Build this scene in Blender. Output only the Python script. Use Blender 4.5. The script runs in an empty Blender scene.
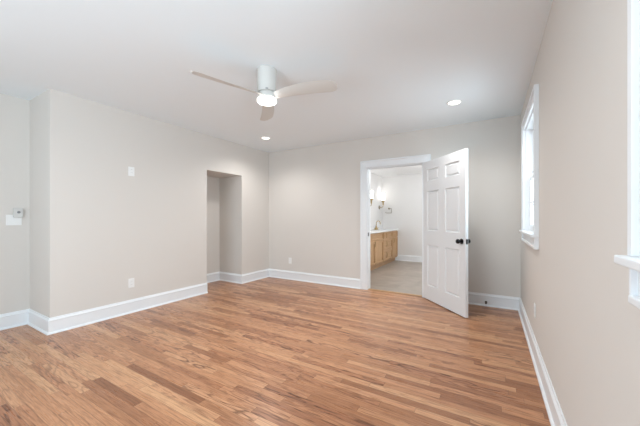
import bpy, bmesh, math, random
from mathutils import Vector, Matrix
PI = math.pi
sc = bpy.context.scene
COL = sc.collection

# ------------------------------------------------------------------ camera
CAM_H, YAW = 1.20, math.atan(171.5 / 288.3)
cam_d = bpy.data.cameras.new('camera')
cam_d.sensor_width = 36.0
cam_d.lens = 288.3 / 640 * 36.0
cam_d.shift_y = 5.0 / 640
cam_d.clip_start = 0.02
cam = bpy.data.objects.new('camera', cam_d)
cam.location = (0, 0, CAM_H)
cam.rotation_euler = (PI / 2, 0, YAW)
COL.objects.link(cam)
sc.camera = cam

# ------------------------------------------------------------------ sky, daylight, exposure
sc.view_settings.view_transform = 'Standard'
sc.view_settings.look = 'None'
sc.view_settings.gamma = 1.0
sc.view_settings.use_curve_mapping = False
sc.view_settings.exposure = 0.25
world = bpy.data.worlds.new('overcast_sky')
sc.world = world
world.use_nodes = True
wbg = world.node_tree.nodes['Background']
wbg.inputs['Color'].default_value = (0.78, 0.91, 1.0, 1)
wbg.inputs['Strength'].default_value = 1.6

def area(name, loc, rot, sx, sy, power, col=(1, 1, 1)):
    l = bpy.data.lights.new(name, 'AREA')
    l.shape = 'RECTANGLE'; l.size = sx; l.size_y = sy
    l.energy = power; l.color = col
    o = bpy.data.objects.new(name, l); COL.objects.link(o)
    o.location = loc; o.rotation_euler = rot
    return o
# daylight outside the windows and an added rear fill behind a made-up opening, tilted up like light off bright ground
DAY = (0.73, 0.89, 1.0)
area('rear_fill', (-1.9, -1.85, 1.1), (PI / 2 + 0.35, 0, 0), 2.2, 2.0, 58, DAY)
area('daylight_near_window', (0.80, 0.45, 1.45), (0, PI / 2 + 0.12, 0), 1.3, 1.2, 82, DAY)
area('daylight_far_window', (0.80, 3.43, 1.45), (0, PI / 2 - 0.25, 0), 1.3, 1.2, 24, DAY)

# ------------------------------------------------------------------ materials
def nodes_of(name):
    m = bpy.data.materials.new(name); m.use_nodes = True
    nt = m.node_tree
    return m, nt, nt.nodes['Principled BSDF']

def mat(name, col, rough=0.5, metal=0.0, bump=0.0, bscale=200.0, var=0.0, emis=0.0, spec=None):
    m, nt, b = nodes_of(name)
    b.inputs['Base Color'].default_value = (*col, 1)
    b.inputs['Roughness'].default_value = rough
    b.inputs['Metallic'].default_value = metal
    if spec is not None: b.inputs['Specular IOR Level'].default_value = spec
    if emis:
        b.inputs['Emission Color'].default_value = (1, 0.97, 0.92, 1)
        b.inputs['Emission Strength'].default_value = emis
    tc = nt.nodes.new('ShaderNodeTexCoord')
    n = nt.nodes.new('ShaderNodeTexNoise'); n.inputs['Scale'].default_value = bscale
    nt.links.new(tc.outputs['Object'], n.inputs['Vector'])
    if var:
        mx = nt.nodes.new('ShaderNodeMix'); mx.data_type = 'RGBA'
        mx.inputs[6].default_value = (*[c * (1 - var) for c in col], 1)
        mx.inputs[7].default_value = (*[min(1, c * (1 + var)) for c in col], 1)
        nt.links.new(n.outputs['Fac'], mx.inputs[0])
        nt.links.new(mx.outputs[2], b.inputs['Base Color'])
    if bump:
        bp = nt.nodes.new('ShaderNodeBump'); bp.inputs['Strength'].default_value = bump
        bp.inputs['Distance'].default_value = 0.002
        nt.links.new(n.outputs['Fac'], bp.inputs['Height'])
        nt.links.new(bp.outputs['Normal'], b.inputs['Normal'])
    return m

M = {}
M['wall'] = mat('greige_wall_paint', (0.72, 0.68, 0.638), 0.75, bump=0.05, bscale=260)
M['ceiling'] = mat('ceiling_paint', (0.86, 0.91, 0.94), 0.85, bump=0.04, bscale=260)
M['bath_ceiling'] = mat('bathroom_ceiling_paint', (0.90, 0.90, 0.90), 0.85, bump=0.04, bscale=260)
M['trim'] = mat('white_semigloss_trim', (0.86, 0.88, 0.90), 0.35, bump=0.02, bscale=60)
M['door'] = mat('white_door_paint', (0.80, 0.815, 0.83), 0.4, bump=0.02, bscale=60)
M['bath_wall'] = mat('bathroom_wall_paint', (0.76, 0.75, 0.74), 0.7, bump=0.04, bscale=260)
M['black'] = mat('black_metal', (0.012, 0.012, 0.013), 0.3, 0.6, var=0.1)
M['plastic'] = mat('white_plastic', (0.88, 0.88, 0.87), 0.35, var=0.01)
M['plastic_grey'] = mat('grey_plastic', (0.25, 0.25, 0.26), 0.4, var=0.03)
M['thermo'] = mat('thermostat_plastic', (0.66, 0.65, 0.63), 0.4, var=0.01)
M['fan'] = mat('fan_white', (0.66, 0.645, 0.615), 0.4, var=0.01)
M['brass'] = mat('aged_brass', (0.42, 0.30, 0.14), 0.35, 0.9, var=0.08)
M['bronze'] = mat('brushed_bronze', (0.26, 0.22, 0.16), 0.4, 0.8, var=0.08)
M['quartz'] = mat('white_quartz', (0.86, 0.86, 0.86), 0.25, var=0.02, bscale=8)
M['lamp_face'] = mat('lamp_diffuser', (0.9, 0.9, 0.9), 0.5, emis=3.5)
M['shade'] = mat('glowing_glass_shade', (0.9, 0.9, 0.9), 0.4, emis=2.6)
M['steel'] = mat('steel', (0.5, 0.5, 0.5), 0.35, 0.9, var=0.05)

def make_glass():
    m = bpy.data.materials.new('window_glass'); m.use_nodes = True
    nt = m.node_tree; nt.nodes.clear()
    o = nt.nodes.new('ShaderNodeOutputMaterial')
    t = nt.nodes.new('ShaderNodeBsdfTransparent'); t.inputs['Color'].default_value = (0.96, 0.97, 0.97, 1)
    g = nt.nodes.new('ShaderNodeBsdfGlossy'); g.inputs['Roughness'].default_value = 0.02
    f = nt.nodes.new('ShaderNodeFresnel'); f.inputs['IOR'].default_value = 1.3
    mul = nt.nodes.new('ShaderNodeMath'); mul.operation = 'MULTIPLY'; mul.inputs[1].default_value = 0.5
    mx = nt.nodes.new('ShaderNodeMixShader')
    nt.links.new(f.outputs[0], mul.inputs[0]); nt.links.new(mul.outputs[0], mx.inputs[0])
    nt.links.new(t.outputs[0], mx.inputs[1]); nt.links.new(g.outputs[0], mx.inputs[2])
    nt.links.new(mx.outputs[0], o.inputs[0])
    return m
M['glass'] = make_glass()

class G:
    """tiny node graph helper"""
    def __init__(s, nt): s.nt = nt
    def math(s, op, a, b=None, c=None):
        n = s.nt.nodes.new('ShaderNodeMath'); n.operation = op
        for i, v in enumerate((a, b, c)):
            if v is None: continue
            if isinstance(v, (int, float)): n.inputs[i].default_value = v
            else: s.nt.links.new(v, n.inputs[i])
        return n.outputs[0]
    def comb(s, x, y, z):
        n = s.nt.nodes.new('ShaderNodeCombineXYZ')
        for i, v in enumerate((x, y, z)):
            if isinstance(v, (int, float)): n.inputs[i].default_value = v
            else: s.nt.links.new(v, n.inputs[i])
        return n.outputs[0]
    def white(s, v):
        n = s.nt.nodes.new('ShaderNodeTexWhiteNoise'); n.noise_dimensions = '3D'
        s.nt.links.new(v, n.inputs['Vector']); return n.outputs['Value']
    def noise(s, v, scale, detail=3, rough=0.55, dist=0.0):
        n = s.nt.nodes.new('ShaderNodeTexNoise')
        n.inputs['Scale'].default_value = scale; n.inputs['Detail'].default_value = detail
        n.inputs['Roughness'].default_value = rough; n.inputs['Distortion'].default_value = dist
        s.nt.links.new(v, n.inputs['Vector']); return n.outputs['Fac']
    def ramp(s, f, stops):
        n = s.nt.nodes.new('ShaderNodeValToRGB')
        e = n.color_ramp.elements
        while len(e) < len(stops): e.new(0.5)
        for el, (p, c) in zip(e, stops): el.position = p; el.color = (*c, 1)
        s.nt.links.new(f, n.inputs[0]); return n.outputs[0]
    def mix(s, f, a, b, mode='MIX'):
        n = s.nt.nodes.new('ShaderNodeMix'); n.data_type = 'RGBA'; n.blend_type = mode
        for i, v in ((0, f), (6, a), (7, b)):
            if isinstance(v, (int, float)): n.inputs[i].default_value = v
            elif isinstance(v, tuple): n.inputs[i].default_value = (*v, 1)
            else: s.nt.links.new(v, n.inputs[i])
        return n.outputs[2]

def floor_material():
    m, nt, b = nodes_of('red_oak_strip_floor'); g = G(nt)
    tc = nt.nodes.new('ShaderNodeTexCoord'); sp = nt.nodes.new('ShaderNodeSeparateXYZ')
    nt.links.new(tc.outputs['Object'], sp.inputs[0])
    X, Y = sp.outputs[0], sp.outputs[1]
    W = 0.057
    v = g.math('DIVIDE', Y, W); row = g.math('FLOOR', v); fv = g.math('FRACT', v)
    off = g.white(g.comb(row, 3.3, 0.0))
    ln = g.math('ADD', 0.55, g.math('MULTIPLY', g.white(g.comb(row, 9.1, 2.0)), 0.6))
    u = g.math('ADD', g.math('DIVIDE', X, ln), g.math('MULTIPLY', off, 7.0))
    col = g.math('FLOOR', u); fu = g.math('FRACT', u)
    pid = g.white(g.comb(row, col, 5.0)); pid2 = g.white(g.comb(row, col, 17.0))
    base = g.ramp(pid, [(0.0, (0.27, 0.110, 0.050)), (0.16, (0.39, 0.175, 0.084)), (0.38, (0.49, 0.236, 0.118)),
                        (0.7, (0.56, 0.283, 0.146)), (1.0, (0.65, 0.370, 0.200))])
    base = g.mix(g.math('MULTIPLY', pid2, 0.35), base, (0.50, 0.220, 0.122))
    # grain : long streaks + cathedral rings, shifted per board
    sh = g.math('MULTIPLY', pid, 37.0)
    gv = g.comb(g.math('ADD', g.math('MULTIPLY', X, 5.0), sh), g.math('MULTIPLY', Y, 150.0), sh)
    fine = g.noise(gv, 1.0, 4, 0.6, 0.4)
    cv = g.comb(g.math('ADD', g.math('MULTIPLY', X, 2.4), sh), g.math('MULTIPLY', Y, 15.0), g.math('MULTIPLY', pid2, 29.0))
    big = g.noise(cv, 1.0, 2, 0.5, 0.3)
    rings = g.math('SINE', g.math('MULTIPLY', big, 40.0))
    rings = g.math('POWER', g.math('ADD', g.math('MULTIPLY', rings, 0.5), 0.5), 3.0)
    gr = g.math('SUBTRACT', 1.05, g.math('MULTIPLY', g.math('SMOOTH_MAX', g.math('SUBTRACT', fine, 0.46), 0.0, 0.05), 1.9))
    gr = g.math('SUBTRACT', gr, g.math('MULTIPLY', rings, g.math('ADD', 0.06, g.math('MULTIPLY', g.math('POWER', pid2, 2.0), 0.52))))
    c = g.mix(1.0, base, g.comb(gr, g.math('POWER', gr, 1.15), g.math('POWER', gr, 1.25)), 'MULTIPLY')
    # joints
    e1 = g.math('LESS_THAN', fv, 0.028)
    e2 = g.math('LESS_THAN', g.math('MULTIPLY', fu, ln), 0.0018)
    e = g.math('MAXIMUM', e1, e2)
    c = g.mix(g.math('MULTIPLY', e, 0.75), c, (0.10, 0.045, 0.02))
    nt.links.new(c, b.inputs['Base Color'])
    nt.links.new(g.math('ADD', 0.22, g.math('MULTIPLY', fine, 0.14)), b.inputs['Roughness'])
    bp = nt.nodes.new('ShaderNodeBump'); bp.inputs['Strength'].default_value = 0.12; bp.inputs['Distance'].default_value = 0.002
    nt.links.new(g.math('SUBTRACT', fine, e), bp.inputs['Height']); nt.links.new(bp.outputs['Normal'], b.inputs['Normal'])
    return m
M['floor'] = floor_material()

def tile_material():
    m, nt, b = nodes_of('bathroom_tile'); g = G(nt)
    tc = nt.nodes.new('ShaderNodeTexCoord'); sp = nt.nodes.new('ShaderNodeSeparateXYZ')
    nt.links.new(tc.outputs['Object'], sp.inputs[0])
    u = g.math('DIVIDE', sp.outputs[0], 0.61); v = g.math('DIVIDE', sp.outputs[1], 0.305)
    row = g.math('FLOOR', v); u = g.math('ADD', u, g.math('MULTIPLY', row, 0.33))
    pid = g.white(g.comb(row, g.math('FLOOR', u), 1.0))
    n = g.noise(tc.outputs['Object'], 3.0, 5, 0.6, 0.8)
    c = g.ramp(g.math('ADD', g.math('MULTIPLY', n, 0.8), g.math('MULTIPLY', pid, 0.2)),
               [(0.25, (0.27, 0.225, 0.185)), (0.75, (0.43, 0.37, 0.315))])
    e = g.math('MAXIMUM', g.math('LESS_THAN', g.math('FRACT', u), 0.006), g.math('LESS_THAN', g.math('FRACT', v), 0.012))
    c = g.mix(g.math('MULTIPLY', e, 0.5), c, (0.30, 0.26, 0.22))
    nt.links.new(c, b.inputs['Base Color']); b.inputs['Roughness'].default_value = 0.4
    return m
M['tile'] = tile_material()

def oak_material(name, vertical=True, k=1.0):
    m, nt, b = nodes_of(name); g = G(nt)
    tc = nt.nodes.new('ShaderNodeTexCoord'); sp = nt.nodes.new('ShaderNodeSeparateXYZ')
    nt.links.new(tc.outputs['Object'], sp.inputs[0])
    s = (60, 60, 3) if vertical else (60, 3, 60)
    v = g.comb(*[g.math('MULTIPLY', sp.outputs[i], s[i]) for i in range(3)])
    n = g.noise(v, 1.0, 3, 0.6, 0.3)
    c = g.ramp(n, [(0.25, (0.42 * k, 0.245 * k, 0.115 * k)), (0.75, (0.58 * k, 0.365 * k, 0.195 * k))])
    nt.links.new(c, b.inputs['Base Color']); b.inputs['Roughness'].default_value = 0.45
    return m
M['oak'] = oak_material('light_oak_vertical')
M['oak_h'] = oak_material('light_oak_horizontal', False)
M['threshold'] = oak_material('oak_threshold', False, 0.95)

# ------------------------------------------------------------------ mesh helpers
def box(bm, x0, x1, y0, y1, z0, z1, bev=0.0):
    xs, ys, zs = sorted((x0, x1)), sorted((y0, y1)), sorted((z0, z1))
    v = [bm.verts.new((x, y, z)) for x in xs for y in ys for z in zs]
    fs = [(0, 1, 3, 2), (4, 6, 7, 5), (0, 4, 5, 1), (2, 3, 7, 6), (0, 2, 6, 4), (1, 5, 7, 3)]
    faces = [bm.faces.new([v[i] for i in f]) for f in fs]
    if bev:
        es = {e for f in faces for e in f.edges}
        bmesh.ops.bevel(bm, geom=list(es), offset=bev, segments=2, affect='EDGES', profile=0.5)
    return bm

def lathe(bm, prof, seg=32, mtx=None):
    """prof: list of (r, z); revolved about z"""
    mtx = mtx or Matrix()
    rings = []
    for r, z in prof:
        if r < 1e-6: rings.append([bm.verts.new(mtx @ Vector((0, 0, z)))])
        else: rings.append([bm.verts.new(mtx @ Vector((r * math.cos(2 * PI * i / seg), r * math.sin(2 * PI * i / seg), z))) for i in range(seg)])
    for a, b in zip(rings, rings[1:]):
        for i in range(seg):
            j = (i + 1) % seg
            q = [a[i % len(a)], a[j % len(a)], b[j % len(b)], b[i % len(b)]]
            u = []
            for w in q:
                if w not in u: u.append(w)
            if len(u) > 2: bm.faces.new(u)
    for r, rev in ((rings[0], True), (rings[-1], False)):
        if len(r) > 1: bm.faces.new(list(reversed(r)) if rev else r)
    return bm

def tube(bm, pts, r, seg=12):
    pts = [Vector(p) for p in pts]
    rings = []; up = None
    for i, p in enumerate(pts):
        t = (pts[min(i + 1, len(pts) - 1)] - pts[max(i - 1, 0)]).normalized()
        if up is None: up = Vector((0, 0, 1)) if abs(t.z) < 0.9 else Vector((0, 1, 0))
        a = t.cross(up).normalized(); up = a.cross(t).normalized()
        rings.append([bm.verts.new(p + r * (a * math.cos(2 * PI * k / seg) + up * math.sin(2 * PI * k / seg))) for k in range(seg)])
    for a, b in zip(rings, rings[1:]):
        for k in range(seg):
            bm.faces.new((a[k], a[(k + 1) % seg], b[(k + 1) % seg], b[k]))
    bm.faces.new(list(reversed(rings[0]))); bm.faces.new(rings[-1])
    return bm

def sweep(bm, path, prof):
    """path: floor polyline, room on the LEFT of travel; prof: closed (offset into room, z) list"""
    P = [Vector(p) for p in path]; n = len(P)
    secs = []
    for i, p in enumerate(P):
        d0 = (P[i] - P[i - 1]).normalized() if i > 0 else None
        d1 = (P[i + 1] - P[i]).normalized() if i < n - 1 else None
        n0 = Vector((-d0.y, d0.x)) if d0 else None
        n1 = Vector((-d1.y, d1.x)) if d1 else None
        if n0 is None: m = n1
        elif n1 is None: m = n0
        else:
            m = (n0 + n1); m = m / max(1e-6, (1 + n0.dot(n1)))
        secs.append([bm.verts.new((p.x + m.x * o, p.y + m.y * o, z)) for o, z in prof])
    k = len(prof)
    for a, b in zip(secs, secs[1:]):
        for i in range(k):
            bm.faces.new((a[i], a[(i + 1) % k], b[(i + 1) % k], b[i]))
    bm.faces.new(list(reversed(secs[0]))); bm.faces.new(secs[-1])
    return bm

def obj(name, bm, m, parent=None, smooth=False):
    me = bpy.data.meshes.new(name)
    bmesh.ops.recalc_face_normals(bm, faces=bm.faces[:])
    bm.to_mesh(me); bm.free()
    me.materials.append(M[m])
    if smooth:
        for p in me.polygons: p.use_smooth = True
        me.set_sharp_from_angle(angle=math.radians(40))
    o = bpy.data.objects.new(name, me); COL.objects.link(o)
    if parent is not None: o.parent = parent
    return o

def N(): return bmesh.new()

def tag(o, label, cat, group=None, kind=None):
    o['label'] = label; o['category'] = cat
    if group: o['group'] = group
    if kind: o['kind'] = kind
    return o

def thing(name, label, cat, loc=(0, 0, 0), rotz=0.0, group=None, kind=None):
    o = bpy.data.objects.new(name, None); COL.objects.link(o)
    o.empty_display_size = 0.05
    o.location = loc; o.rotation_euler = (0, 0, rotz)
    return tag(o, label, cat, group, kind)

def struct(name, bm, m, label, cat, parent=None):
    return tag(obj(name, bm, m, parent), label, cat, kind='structure')

def dup(root, label, loc=None, rotz=None):
    r = root.copy(); COL.objects.link(r); r['label'] = label
    if loc is not None: r.location = loc
    if rotz is not None: r.rotation_euler = (0, 0, rotz)
    for ch in list(root.children):
        c = ch.copy(); COL.objects.link(c); c.parent = r
        for gch in list(ch.children):
            d = gch.copy(); COL.objects.link(d); d.parent = c
    return r

# ------------------------------------------------------------------ room dimensions (metres)
XL, XS, XR = -3.93, -4.53, 0.325         # left wall, stepped-back left wall, right wall
YB, YN = 4.55, 1.135                     # back wall, nib where the left wall steps back
YR = -1.6                                # rear wall
H = 2.54
T = 0.12
NY0, NY1, NZ = 3.05, 3.805, 1.975        # niche
DX0, DX1, DZ = -1.795, -0.885, 2.045     # bathroom doorway
BX0, BX1, BY0, BY1, BH = -2.74, 0.325, YB + T, 8.15, 2.40
WINS = [(2.955, 3.905, 1.065, 2.18), (-0.02, 0.924, 1.106, 2.20)]   # right wall openings (y0,y1,z0,z1)

# ------------------------------------------------------------------ large structure
bm = N(); box(bm, XS - T, XR + T, YR - T, YB + 0.02, -0.12, 0.0)
struct('floor', bm, 'floor', 'red oak strip floor running across the empty bedroom', 'floor')
bm = N(); box(bm, XS - T, XR + T, YR - T, YB + T, H, H + 0.1)
struct('ceiling', bm, 'ceiling', 'smooth white ceiling over the bedroom with the fan', 'ceiling')

bm = N()
box(bm, XS, XL, YN, NY0, 0, H); box(bm, XS, XL, NY0, NY1, NZ, H); box(bm, XS, XL, NY1, YB, 0, H)
struct('wall_left', bm, 'wall', 'long greige wall on the left with a tall open niche', 'wall')
bm = N(); box(bm, XS - T, XS, YR - T, YB + T, 0, H)
struct('wall_left_recess', bm, 'wall', 'greige wall set back at far left, behind thermostat and niche', 'wall')
bm = N()
box(bm, XS, DX0, YB, YB + T, 0, H); box(bm, DX1, XR + T, YB, YB + T, 0, H); box(bm, DX0, DX1, YB, YB + T, DZ, H)
struct('wall_back', bm, 'wall', 'greige back wall around the bathroom doorway', 'wall')
bm = N()
ys = sorted(WINS)
box(bm, XR, XR + T, YR - T, ys[0][0], 0, H)
box(bm, XR, XR + T, ys[0][1], ys[1][0], 0, H)
box(bm, XR, XR + T, ys[1][1], YB, 0, H)
for y0, y1, z0, z1 in ys:
    box(bm, XR, XR + T, y0, y1, 0, z0 - 0.0225); box(bm, XR, XR + T, y0, y1, z1, H)
struct('wall_right', bm, 'wall', 'greige wall on the right with two white windows', 'wall')
bm = N()
box(bm, XS, -2.9, YR - T, YR, 0, H); box(bm, -0.9, XR, YR - T, YR, 0, H); box(bm, -2.9, -0.9, YR - T, YR, 2.2, H)  # opening is unseen, sized for the light it lets in
struct('wall_rear', bm, 'wall', 'greige rear wall behind the viewer with a wide opening', 'wall')

# bathroom shell
bm = N(); box(bm, BX0 - T, BX1 + T, YB + 0.02, BY1 + T, -0.12, 0.0)
struct('floor_bathroom', bm, 'tile', 'grey beige tile floor in the bathroom beyond the doorway', 'floor')
bm = N(); box(bm, BX0 - T, BX1 + T, BY0, BY1 + T, BH, BH + 0.1)
struct('ceiling_bathroom', bm, 'bath_ceiling', 'white bathroom ceiling seen through the top of the doorway', 'ceiling')
bm = N(); box(bm, BX0 - T, BX0, BY0, BY1 + T, 0, BH)
struct('wall_bathroom_left', bm, 'bath_wall', 'pale bathroom wall behind the vanity and wall lights', 'wall')
bm = N(); box(bm, BX0, BX1, BY1, BY1 + T, 0, BH)
struct('wall_bathroom_back', bm, 'bath_wall', 'pale far wall of the bathroom with towel ring', 'wall')
bm = N(); box(bm, BX1, BX1 + T, BY0, BY1 + T, 0, BH)
struct('wall_bathroom_right', bm, 'bath_wall', 'pale bathroom wall hidden behind the open door', 'wall')

# baseboards : board, cap, shoe moulding in one profile
BASE = [(0, 0), (0.030, 0), (0.0295, 0.006), (0.027, 0.012), (0.022, 0.017), (0.0155, 0.019), (0.0155, 0.128),
        (0.019, 0.131), (0.019, 0.138), (0.014, 0.146), (0.009, 0.152), (0.008, 0.160), (0.006, 0.165), (0, 0.165)]
def baseboard(name, path, label):
    bm = N(); sweep(bm, path, BASE)
    struct(name, bm, 'trim', label, 'baseboard')
baseboard('baseboard_left', [(XL, NY0), (XL, YN), (XS, YN), (XS, YR)], 'white baseboard along left wall and around its outer corner')
CW = 0.112                                # casing width
baseboard('baseboard_back', [(DX0 - CW + 0.002, YB), (XL, YB), (XL, NY1), (XS, NY1), (XS, NY0)],
          'white baseboard on back wall left of the doorway, turning into niche')
baseboard('baseboard_right', [(XR, YR), (XR, YB), (DX1 + CW - 0.002, YB)], 'white baseboard along right wall, wrapping behind the open door')
baseboard('baseboard_bathroom', [(BX1, BY1), (BX0, BY1)], 'white baseboard at the foot of the bathroom far wall')

# doorway trim : jambs, stop, stepped casing
bm = N()
def casing_piece(bm, x0, x1, z0, z1, outer):
    """flat board + raised back band on the outer edge + bead on the inner edge, face towards -Y"""
    y = YB
    box(bm, x0, x1, y - 0.016, y, z0, z1)
    if outer == 'l': box(bm, x0 - 0.001, x0 + 0.024, y - 0.030, y, z0, DZ + CW - 0.005, 0.003); box(bm, x1 - 0.014, x1 + 0.0005, y - 0.021, y, z0, z1, 0.003)
    if outer == 'r': box(bm, x1 - 0.024, x1 + 0.001, y - 0.030, y, z0, DZ + CW - 0.005, 0.003); box(bm, x0 - 0.0005, x0 + 0.014, y - 0.021, y, z0, z1, 0.003)
    if outer == 't': box(bm, x0 + 0.022, x1 - 0.022, y - 0.0295, y, z1 - 0.024, z1 + 0.001, 0.003); box(bm, x0 + CW - 0.014, x1 - CW + 0.014, y - 0.0205, y, z0 - 0.0005, z0 + 0.014, 0.003)
casing_piece(bm, DX0 - CW + 0.006, DX0 + 0.006, 0, DZ - 0.006, 'l')
casing_piece(bm, DX1 - 0.006, DX1 + CW - 0.006, 0, DZ - 0.006, 'r')
casing_piece(bm, DX0 - CW + 0.006, DX1 + CW - 0.006, DZ - 0.006, DZ + CW - 0.006, 't')
JT = 0.018
box(bm, DX0, DX0 + JT, YB - 0.002, YB + T + 0.002, 0, DZ); box(bm, DX1 - JT, DX1, YB - 0.002, YB + T + 0.002, 0, DZ)
box(bm, DX0, DX1, YB - 0.002, YB + T + 0.002, DZ - JT, DZ)
box(bm, DX0 + JT, DX0 + JT + 0.011, YB + 0.045, YB + 0.08, 0, DZ - JT, 0.002)
box(bm, DX1 - JT - 0.011, DX1 - JT, YB + 0.045, YB + 0.08, 0, DZ - JT, 0.002)
box(bm, DX0 + JT, DX1 - JT, YB + 0.045, YB + 0.08, DZ - JT - 0.011, DZ - JT, 0.002)
tr = struct('trim_1', bm, 'trim', 'white stepped casing and jambs framing the bathroom doorway', 'door frame')
bm = N(); box(bm, DX0 + JT, DX0 + JT + 0.003, YB + 0.006, YB + 0.038, 0.895, 0.955, 0.001)
sp_ = obj('strike_plate', bm, 'black', tr); sp_['label'] = 'black strike plate on the left jamb'
bm = N(); box(bm, DX0 + JT, DX1 - JT, YB + 0.005, YB + 0.075, 0.0, 0.010, 0.003)
struct('trim_2', bm, 'threshold', 'thin oak threshold strip between wood floor and bathroom tile', 'threshold')

# ------------------------------------------------------------------ windows in the right wall
def window(name, y0, y1, z0, z1, label, ct):
    """double hung 6-over-6; opening y0..y1, z0 (stool top)..z1"""
    w = thing(name, label, 'window', (XR, (y0 + y1) / 2, z0), kind='structure')
    hy = (y1 - y0) / 2; hz = z1 - z0; cw = 0.09
    # interior casing (side, side, head) with back band
    bm = N()
    for s in (-1, 1):
        box(bm, -0.020, 0, s * (hy - 0.006), s * (hy + cw), 0, hz - 0.006)
        box(bm, -ct, 0, s * (hy + cw - 0.024), s * (hy + cw + 0.001), 0, hz + cw + 0.0005, 0.002)
        box(bm, -0.025, 0, s * (hy - 0.0065), s * (hy + 0.010), 0, hz - 0.006, 0.002)
    box(bm, -0.020, 0, -hy - cw, hy + cw, hz - 0.006, hz + cw)
    box(bm, -ct + 0.0005, 0, -hy - cw + 0.022, hy + cw - 0.022, hz + cw - 0.024, hz + cw + 0.001, 0.002)
    box(bm, -0.0245, 0, -hy - 0.006, hy + 0.006, hz - 0.0065, hz + 0.010, 0.002)
    obj('window_casing', bm, 'trim', w)
    bm = N(); box(bm, -0.055, 0.0, -hy - cw - 0.012, hy + cw + 0.012, -0.022, 0.0, 0.004); box(bm, -0.01, 0.0345, -hy + 0.0005, hy - 0.0005, -0.0215, -0.0003)
    obj('window_sill', bm, 'trim', w)
    bm = N()
    box(bm, -0.018, 0, -hy - cw + 0.001, hy + cw - 0.001, -0.112, -0.0225)
    box(bm, -ct, 0, -hy - cw, hy + cw, -0.118, -0.096, 0.005)
    for s in (-1, 1): box(bm, -ct + 0.002, 0, s * (hy + cw - 0.012), s * (hy + cw - 0.0005), -0.1, -0.0225, 0.002)
    obj('apron', bm, 'trim', w)
    bm = N()   # jamb liner
    box(bm, 0.0, T, -hy, -hy + 0.018, 0, hz); box(bm, 0.0, T, hy - 0.018, hy, 0, hz)
    box(bm, 0.0, T, -hy, hy, hz - 0.018, hz); box(bm, 0.034, T, -hy, hy, -0.022, -0.0005)
    obj('window_jamb', bm, 'trim', w)
    a = hy - 0.018; top = hz - 0.018; mid = hz * 0.5
    for nm, zz0, zz1, x in (('lower_sash', 0.0, mid + 0.018, 0.035), ('upper_sash', mid - 0.018, top, 0.075)):
        bm = N(); st = 0.045; th = 0.034
        box(bm, x, x + th, -a, -a + st, zz0, zz1, 0.002); box(bm, x, x + th, a - st, a, zz0, zz1, 0.002)
        rb = 0.065 if nm == 'lower_sash' else 0.036
        rt = 0.036 if nm == 'lower_sash' else 0.05
        box(bm, x, x + th, -a + st, a - st, zz0, zz0 + rb, 0.002); box(bm, x, x + th, -a + st, a - st, zz1 - rt, zz1, 0.002)
        gy = a - st
        for k in (1, 2):
            yy = -gy + 2 * gy * k / 3
            box(bm, x + 0.006, x + th - 0.006, yy - 0.009, yy + 0.009, zz0 + rb, zz1 - rt)
        zz = (zz0 + rb + zz1 - rt) / 2
        box(bm, x + 0.007, x + th - 0.007, -gy, gy, zz - 0.009, zz + 0.009)
        s = obj(nm, bm, 'trim', w)
        bm = N(); box(bm, x + 0.015, x + 0.019, -gy - 0.005, gy + 0.005, zz0 + rb - 0.005, zz1 - rt + 0.005)
        obj('pane', bm, 'glass', s)
    bm = N(); box(bm, 0.018, 0.036, -0.03, 0.03, mid + 0.018, mid + 0.03, 0.003)
    obj('sash_lock', bm, 'steel', w)
    return w
window('window_1', *WINS[0], 'white double-hung window with sill, beside the back corner', 0.033)
window('window_2', *WINS[1], 'white window cut off by the right edge of the photo', 0.033)

# ------------------------------------------------------------------ open six-panel door
DW, DT = 0.915, 0.035
door = thing('door_1', 'white six-panel door standing open with black knob', 'door', (-0.876, 4.512, 0.012),
             math.atan2(-0.69, 0.62), kind='structure')
# local x = hinge to free edge, visible face at y = 0 (faces -y), thickness towards +y
def leaf_bm():
    bm = N()
    S = [0.0, 0.100, 0.378, 0.518, 0.804, DW]
    Z = [0.0, 0.205, 0.800, 1.005, 1.580, 1.722, 1.898, 2.018]
    panels = []
    grid = {}
    for side, y in ((0, 0.0), (1, DT)):
        for i, s in enumerate(S):
            for j, z in enumerate(Z): grid[side, i, j] = bm.verts.new((s, y, z))
    for side in (0, 1):
        for i in range(5):
            for j in range(7):
                q = [grid[side, i, j], grid[side, i + 1, j], grid[side, i + 1, j + 1], grid[side, i, j + 1]]
                if side: q.reverse()
                f = bm.faces.new(q)
                if i in (1, 3) and j in (1, 3, 5): panels.append(f)
    n, m = 5, 7
    for i in range(n):
        for j in (0, m):
            q = [grid[0, i, j], grid[0, i + 1, j], grid[1, i + 1, j], grid[1, i, j]]
            if j == 0: q.reverse()
            bm.faces.new(q)
    for j in range(m):
        for i in (0, n):
            q = [grid[0, i, j], grid[0, i, j + 1], grid[1, i, j + 1], grid[1, i, j]]
            bm.faces.new(q)
    bmesh.ops.recalc_face_normals(bm, faces=bm.faces[:])
    bmesh.ops.inset_individual(bm, faces=panels, thickness=0.004, depth=-0.002)
    bmesh.ops.inset_individual(bm, faces=panels, thickness=0.010, depth=-0.012)
    bmesh.ops.inset_individual(bm, faces=panels, thickness=0.008, depth=0.0)
    bmesh.ops.inset_individual(bm, faces=panels, thickness=0.026, depth=0.010)
    return bm
obj('door_leaf', leaf_bm(), 'door', door)
def knob_bm(flip):
    bm = N()
    r = Matrix.Translation((0.848, DT if flip else 0.0, 0.905)) @ Matrix.Rotation((-PI / 2) if flip else (PI / 2), 4, 'X')
    lathe(bm, [(0, 0), (0.031, 0), (0.033, 0.004), (0.030, 0.009), (0.012, 0.011), (0.011, 0.030), (0.016, 0.036),
               (0.026, 0.044), (0.029, 0.055), (0.026, 0.066), (0.015, 0.072), (0, 0.073)], 28, r)
    return bm
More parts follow.
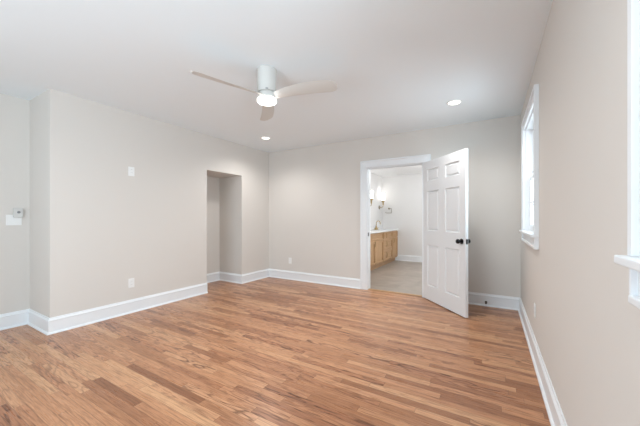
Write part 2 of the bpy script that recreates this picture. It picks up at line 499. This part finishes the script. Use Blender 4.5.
for fl in (False, True):
    k = obj('door_knob', knob_bm(fl), 'black', door, True)
    k['label'] = 'round black knob'
bm = N(); box(bm, DW - 0.0005, DW + 0.0015, 0.005, 0.030, 0.875, 0.935, 0.0005)
obj('latch_plate', bm, 'black', door)
for z in (0.2, 1.0, 1.8):
    bm = N(); lathe(bm, [(0, z), (0.007, z), (0.007, z + 0.09), (0, z + 0.09)], 14, Matrix.Translation((-0.008, DT + 0.004, 0)))
    box(bm, -0.006, 0.0, 0.006, DT + 0.004, z, z + 0.09)
    obj('hinge', bm, 'black', door)

# ------------------------------------------------------------------ ceiling fan
FX, FY = -1.75, 2.0
fan = thing('ceiling_fan', 'white three-blade ceiling fan with round lit lamp', 'ceiling fan', (FX, FY, H))
bm = N(); lathe(bm, [(0, 0), (0.089, 0), (0.091, -0.006), (0.087, -0.012), (0.085, -0.2), (0.083, -0.207), (0, -0.207)], 48)
obj('canopy', bm, 'fan', fan, True)
bm = N(); lathe(bm, [(0, -0.207), (0.070, -0.207), (0.078, -0.222), (0.082, -0.245), (0.080, -0.262), (0.072, -0.267), (0, -0.267)], 48)
obj('motor_housing', bm, 'fan', fan, True)
bm = N(); lathe(bm, [(0, -0.267), (0.086, -0.267), (0.087, -0.286), (0.080, -0.295), (0.055, -0.299), (0, -0.300)], 48)
fl = obj('lamp_diffuser', bm, 'lamp_face', fan, True); fl['label'] = 'glowing white lamp diffuser'
bm = N(); box(bm, -0.012, 0.012, -0.090, -0.080, -0.204, -0.196, 0.002)
bmesh.ops.rotate(bm, cent=(0, 0, 0), matrix=Matrix.Rotation(math.radians(41), 3, 'Z'), verts=bm.verts[:])
obj('receiver_slot', bm, 'plastic_grey', fan)
PITCH = math.radians(-18.5)
def blade_bm(ang):
    bm = N(); secs = []; n = 22
    R0, R1 = 0.055, 0.655
    for i in range(n + 1):
        t = i / n; s = R0 + (R1 - R0) * t
        wdt = 0.075 + 0.07 * math.sin(min(1.0, t * 1.05) * PI * 0.55)
        if t > 0.88: wdt *= math.sqrt(max(0.0, 1 - ((t - 0.88) / 0.125) ** 2)) * 0.75 + 0.25
        cen = 0.012 - 0.025 * math.sin(t * PI)          # gently swept
        p = PITCH * (1.25 - 0.45 * t)
        th = 0.008 * (1 - 0.4 * t)
        sec = []
        for c, dz in ((-0.5, 0), (-0.25, th), (0.25, th), (0.5, 0), (0.25, -th), (-0.25, -th)):
            y = cen + c * wdt
            sec.append(bm.verts.new((s, y * math.cos(p) - dz * math.sin(p), y * math.sin(p) + dz * math.cos(p) - 0.232)))
        secs.append(sec)
    for a, b in zip(secs, secs[1:]):
        for k in range(6): bm.faces.new((a[k], a[(k + 1) % 6], b[(k + 1) % 6], b[k]))
    bm.faces.new(secs[0]); bm.faces.new(list(reversed(secs[-1])))
    bmesh.ops.rotate(bm, cent=(0, 0, 0), matrix=Matrix.Rotation(ang, 3, 'Z'), verts=bm.verts[:])
    return bm
for k in range(3):
    obj('blade', blade_bm(math.radians(11.3 + 120 * k)), 'fan', fan, True)
def lamp(name, kind, loc, power, col=(0.98, 0.97, 0.945), size=0.1, parent=None, spot=None):
    l = bpy.data.lights.new(name, kind); l.energy = power; l.color = col
    if kind == 'AREA': l.shape = 'DISK'; l.size = size
    else: l.shadow_soft_size = size
    if kind == 'SPOT': l.spot_size = math.radians(spot or 120); l.spot_blend = 0.8
    o = bpy.data.objects.new(name, l); COL.objects.link(o); o.location = loc
    if parent is not None: o.parent = parent
    return o
lamp('fan_bulb', 'AREA', (0, 0, -0.303), 14, size=0.15, parent=fan)

# ------------------------------------------------------------------ recessed lights
def downlight(x, y, z, label, power=42):
    d = thing('recessed_light', label, 'recessed light', (x, y, z), group='recessed ceiling lights')
    bm = N(); lathe(bm, [(0.062, -0.003), (0.066, -0.006), (0.080, -0.005), (0.083, 0.0), (0.062, 0.0)], 40)
    bm.faces.ensure_lookup_table()
    obj('trim_ring', bm, 'plastic', d, True)
    bm = N(); lathe(bm, [(0, -0.0035), (0.0625, -0.0035), (0.0625, -0.0005), (0, -0.0005)], 40)
    obj('lens', bm, 'lamp_face', d)
    lamp('downlight_lamp', 'SPOT', (0, 0, -0.02), power, size=0.06, parent=d, spot=150)
    return d
downlight(-0.37, 3.67, H, 'round recessed ceiling light above the open door')
downlight(-3.25, 3.685, H, 'round recessed ceiling light near the left back corner, below the fan', 40)

downlight(-0.37, 0.35, H, 'added unseen recessed fill light overhead, near the window at the right edge', 22)  # added out-of-view lamp that brightens the right side of the room

# ------------------------------------------------------------------ wall plates
def outlet(loc, rotz, label):
    """faces local -y"""
    o = thing('wall_outlet', label, 'outlet', loc, rotz, group='wall outlets')
    bm = N(); box(bm, -0.036, 0.036, -0.006, 0, -0.058, 0.058, 0.002)
    obj('cover_plate', bm, 'plastic', o)
    for s in (1, -1):
        bm = N()
        lathe(bm, [(0, 0.0062), (0, 0.0075), (0.0155, 0.0075), (0.0165, 0.0062)][1:], 20, Matrix.Translation((0, 0, s * 0.0195)) @ Matrix.Rotation(PI / 2, 4, 'X'))
        r = obj('receptacle', bm, 'plastic', o)
        bm = N()
        for dx in (-0.006, 0.006): box(bm, dx - 0.0012, dx + 0.0012, -0.0079, -0.0074, s * 0.0195, s * 0.0195 + 0.008)
        obj('slots', bm, 'plastic_grey', r)
    return o
o1 = outlet((XL, 1.92, 1.79), PI / 2, 'white outlet high on the left wall at eye level')
dup(o1, 'white outlet low on the left wall above its baseboard', (XL, 1.92, 0.375), PI / 2)
dup(o1, 'white outlet on back wall between corner and doorway', (-3.385, YB, 0.365), 0)
dup(o1, 'white outlet low on the right wall under the far window', (XR, 3.095, 0.40), -PI / 2)

sw = thing('switch_plate', 'white light switch plate partly behind the thermostat', 'light switch', (XS, 1.006, 1.178), PI / 2)
bm = N(); box(bm, -0.060, 0.062, -0.006, 0, -0.058, 0.058, 0.002); obj('cover_plate', bm, 'plastic', sw)
for dx in (-0.024, 0.024):
    bm = N(); box(bm, dx - 0.016, dx + 0.016, -0.0095, -0.006, -0.033, 0.033, 0.0015); obj('rocker', bm, 'plastic', sw)
tm = thing('thermostat', 'small grey white thermostat just above the light switch', 'thermostat', (XS, 1.036, 1.258), PI / 2)
bm = N(); box(bm, -0.038, 0.038, -0.028, -0.010, -0.052, 0.052, 0.005); box(bm, -0.03, 0.03, -0.010, 0.0, 0.0, 0.045)
obj('housing', bm, 'thermo', tm)
bm = N(); lathe(bm, [(0, 0.028), (0.014, 0.028), (0.013, 0.031), (0, 0.0315)], 24, Matrix.Translation((0.004, 0, 0.006)) @ Matrix.Rotation(PI / 2, 4, 'X'))
dl = obj('dial', bm, 'plastic_grey', tm); dl['label'] = 'dark round dial'

ds = thing('door_stop', 'small black door stop on the baseboard behind the open door', 'door stop', (-0.064, YB - 0.0155, 0.055))
bm = N(); lathe(bm, [(0, 0), (0.014, 0), (0.014, 0.006), (0.006, 0.009), (0.006, 0.055), (0, 0.055)], 18, Matrix.Rotation(PI / 2, 4, 'X')); obj('stem', bm, 'black', ds)
bm = N(); lathe(bm, [(0, 0.055), (0.011, 0.055), (0.012, 0.066), (0.009, 0.072), (0, 0.073)], 18, Matrix.Rotation(PI / 2, 4, 'X')); obj('bumper', bm, 'black', ds)

# ------------------------------------------------------------------ bathroom vanity
VX, VY0, VY1, VZ = -2.28, 5.72, 8.145, 0.855
van = thing('vanity_cabinet', 'light oak shaker vanity cabinet in the bathroom', 'vanity', (BX0, (VY0 + VY1) / 2, 0))
vc = (VY0 + VY1) / 2; fx = VX - BX0 - 0.02    # local front plane of the carcass
bm = N()
box(bm, 0.012, fx, VY0 - vc, VY1 - vc, 0.10, VZ, 0.002)
obj('carcass', bm, 'oak', van)
bm = N(); box(bm, 0.012, fx - 0.055, VY0 - vc + 0.01, VY1 - vc, 0, 0.10); obj('toe_kick', bm, 'oak_h', van)
def shaker(name, y0, y1, z0, z1, rail=0.055, m='oak'):
    bm = N()
    y0 -= vc; y1 -= vc
    box(bm, fx, fx + (0.006 if rail else 0.02), y0, y1, z0, z1)
    if rail:
        box(bm, fx + 0.0055, fx + 0.021, y0, y0 + rail, z0, z1, 0.0015); box(bm, fx + 0.0055, fx + 0.021, y1 - rail, y1, z0, z1, 0.0015)
        box(bm, fx + 0.0055, fx + 0.021, y0 + rail, y1 - rail, z0, z0 + rail, 0.0015); box(bm, fx + 0.0055, fx + 0.021, y0 + rail, y1 - rail, z1 - rail, z1, 0.0015)
    return obj(name, bm, m, van)
def pull(parent, y, z, vert):
    bm = N(); y -= vc; L = 0.055
    if vert: tube(bm, [(fx + 0.018, y, z - L), (fx + 0.045, y, z - L), (fx + 0.048, y, z), (fx + 0.045, y, z + L), (fx + 0.018, y, z + L)], 0.007, 8)
    else: tube(bm, [(fx + 0.018, y - L, z), (fx + 0.045, y - L, z), (fx + 0.048, y, z), (fx + 0.045, y + L, z), (fx + 0.018, y + L, z)], 0.007, 8)
    p = obj('pull', bm, 'brass', parent, True); return p
g_ = 0.004
for y0, y1, px in ((5.75, 6.31, 6.25), (6.32, 6.885, 6.82)):
    d = shaker('cabinet_door', y0, y1, 0.125, 0.665)
    if px < 6.5: pull(d, px, 0.60, True)
d = shaker('drawer_front', 5.75, 6.885, 0.685, 0.835, 0.03, 'oak_h'); pull(d, 6.83, 0.765, True)
for z0, z1 in ((0.125, 0.385), (0.395, 0.665)):
    d = shaker('drawer_front', 6.905, 7.63, z0, z1, 0.045, 'oak_h'); pull(d, 7.08, (z0 + z1) / 2 + 0.02, True)
d = shaker('drawer_front', 6.905, 7.63, 0.685, 0.835, 0.03, 'oak_h'); pull(d, 7.06, 0.765, True)
d = shaker('cabinet_door', 7.65, 8.13, 0.125, 0.665); pull(d, 7.70, 0.60, True)
shaker('drawer_front', 7.65, 8.13, 0.685, 0.835, 0.03, 'oak_h')
top = thing('vanity_countertop', 'white countertop on the oak vanity, under the faucet', 'countertop', (BX0, vc, VZ))
bm = N(); box(bm, 0.002, VX - BX0 + 0.022, VY0 - vc - 0.01, VY1 - vc + 0.003, 0.0, 0.03, 0.003); obj('slab', bm, 'quartz', top)
bm = N(); box(bm, 0.002, 0.02, VY0 - vc - 0.01, VY1 - vc + 0.003, 0.03, 0.13, 0.002); obj('backsplash', bm, 'quartz', top)
bm = N()
lathe(bm, [(0.0, 0.0306), (0.15, 0.0306), (0.165, 0.031), (0.17, 0.0335), (0.165, 0.036), (0.150, 0.034), (0.0, 0.0325)], 40,
      Matrix.Translation((0.275, 7.42 - vc, 0)) @ Matrix.Diagonal((0.8, 1.3, 1, 1)))
obj('sink_basin', bm, 'quartz', top, True)

fc = thing('faucet', 'brass gooseneck faucet standing on the white countertop', 'faucet', (-2.668, 7.45, VZ + 0.0305))
bm = N(); lathe(bm, [(0, 0), (0.030, 0), (0.030, 0.006), (0.022, 0.012), (0.021, 0.085), (0.014, 0.095), (0, 0.095)], 20); obj('body', bm, 'brass', fc, True)
bm = N()
pts = [(0, 0, 0.09), (0, 0, 0.17)] + [(0.055 - 0.055 * math.cos(a), 0, 0.17 + 0.065 * math.sin(a)) for a in [PI * k / 10 for k in range(1, 10)]] + [(0.11, 0, 0.165), (0.11, 0, 0.145)]
tube(bm, pts, 0.010, 12); obj('spout', bm, 'brass', fc, True)
for s in (-1, 1):
    bm = N(); lathe(bm, [(0, 0), (0.024, 0), (0.020, 0.01), (0.015, 0.05), (0.017, 0.056), (0, 0.058)], 18, Matrix.Translation((0, s * 0.085, 0)))
    box(bm, -0.005, 0.045, s * 0.085 - 0.005, s * 0.085 + 0.005, 0.048, 0.056, 0.002)
    obj('handle', bm, 'brass', fc, True)

def sconce(y, label):
    s = thing('wall_sconce', label, 'wall light', (BX0, y, 1.50), group='bathroom wall sconces')
    bm = N(); lathe(bm, [(0, 0), (0.055, 0), (0.055, 0.010), (0.045, 0.016), (0, 0.017)], 28, Matrix.Rotation(PI / 2, 4, 'Y')); obj('backplate', bm, 'bronze', s, True)
    bm = N(); tube(bm, [(0.012, 0, 0), (0.07, 0, 0), (0.10, 0.0, 0.012), (0.112, 0, 0.04), (0.112, 0, 0.08)], 0.009, 10); obj('arm', bm, 'brass', s, True)
    bm = N(); lathe(bm, [(0, 0.07), (0.018, 0.07), (0.022, 0.15), (0.046, 0.17), (0.046, 0.20), (0, 0.20)], 24, Matrix.Translation((0.112, 0, 0))); obj('cup', bm, 'brass', s, True)
    bm = N(); lathe(bm, [(0, 0.20), (0.050, 0.20), (0.052, 0.39), (0.046, 0.40), (0, 0.40)], 28, Matrix.Translation((0.112, 0, 0)))
    k = obj('glass_shade', bm, 'shade', s, True); k['label'] = 'glowing white glass cylinder shade'
    lamp('sconce_bulb', 'POINT', (0.112, 0, 0.47), 0.5, size=0.03, parent=s)
    return s
s1 = sconce(7.90, 'lit brass wall sconce near the bathroom far corner')
s2 = sconce(6.97, 'lit brass wall sconce nearest the left door jamb')

tr_ = thing('towel_ring', 'small dark towel ring on the bathroom far wall', 'towel ring', (-2.535, BY1, 1.41))
bm = N(); lathe(bm, [(0, 0), (0.026, 0), (0.026, 0.008), (0.010, 0.012), (0.010, 0.05), (0, 0.05)], 20, Matrix.Translation((0, 0, 0.06)) @ Matrix.Rotation(PI / 2, 4, 'X')); obj('mount', bm, 'bronze', tr_, True)
bm = N(); tube(bm, [(0.0, -0.045, 0.06), (0.08, -0.045, 0.06), (0.085, -0.045, 0.05), (0.085, -0.045, -0.06), (0.08, -0.045, -0.066), (-0.075, -0.045, -0.066), (-0.08, -0.045, -0.06), (-0.08, -0.045, -0.03)], 0.007, 8)
obj('ring', bm, 'bronze', tr_, True)

# added fill light with a made-up fixture, out of view, to brighten the bathroom
cl = thing('bathroom_fill_light', 'added bathroom fill light in a round flush fixture, hidden by the open door', 'ceiling light', (-0.6, 6.3, BH))
bm = N(); lathe(bm, [(0, 0), (0.16, 0), (0.16, -0.02), (0.15, -0.025), (0, -0.025)], 32); obj('base_plate', bm, 'steel', cl, True)
bm = N(); lathe(bm, [(0, -0.025), (0.145, -0.025), (0.14, -0.06), (0.11, -0.085), (0.06, -0.098), (0, -0.10)], 32); obj('glass_shade', bm, 'shade', cl, True)
lamp('bathroom_fill_bulb', 'POINT', (0, 0, -0.24), 56, (0.93, 0.97, 1.0), 0.12, cl)
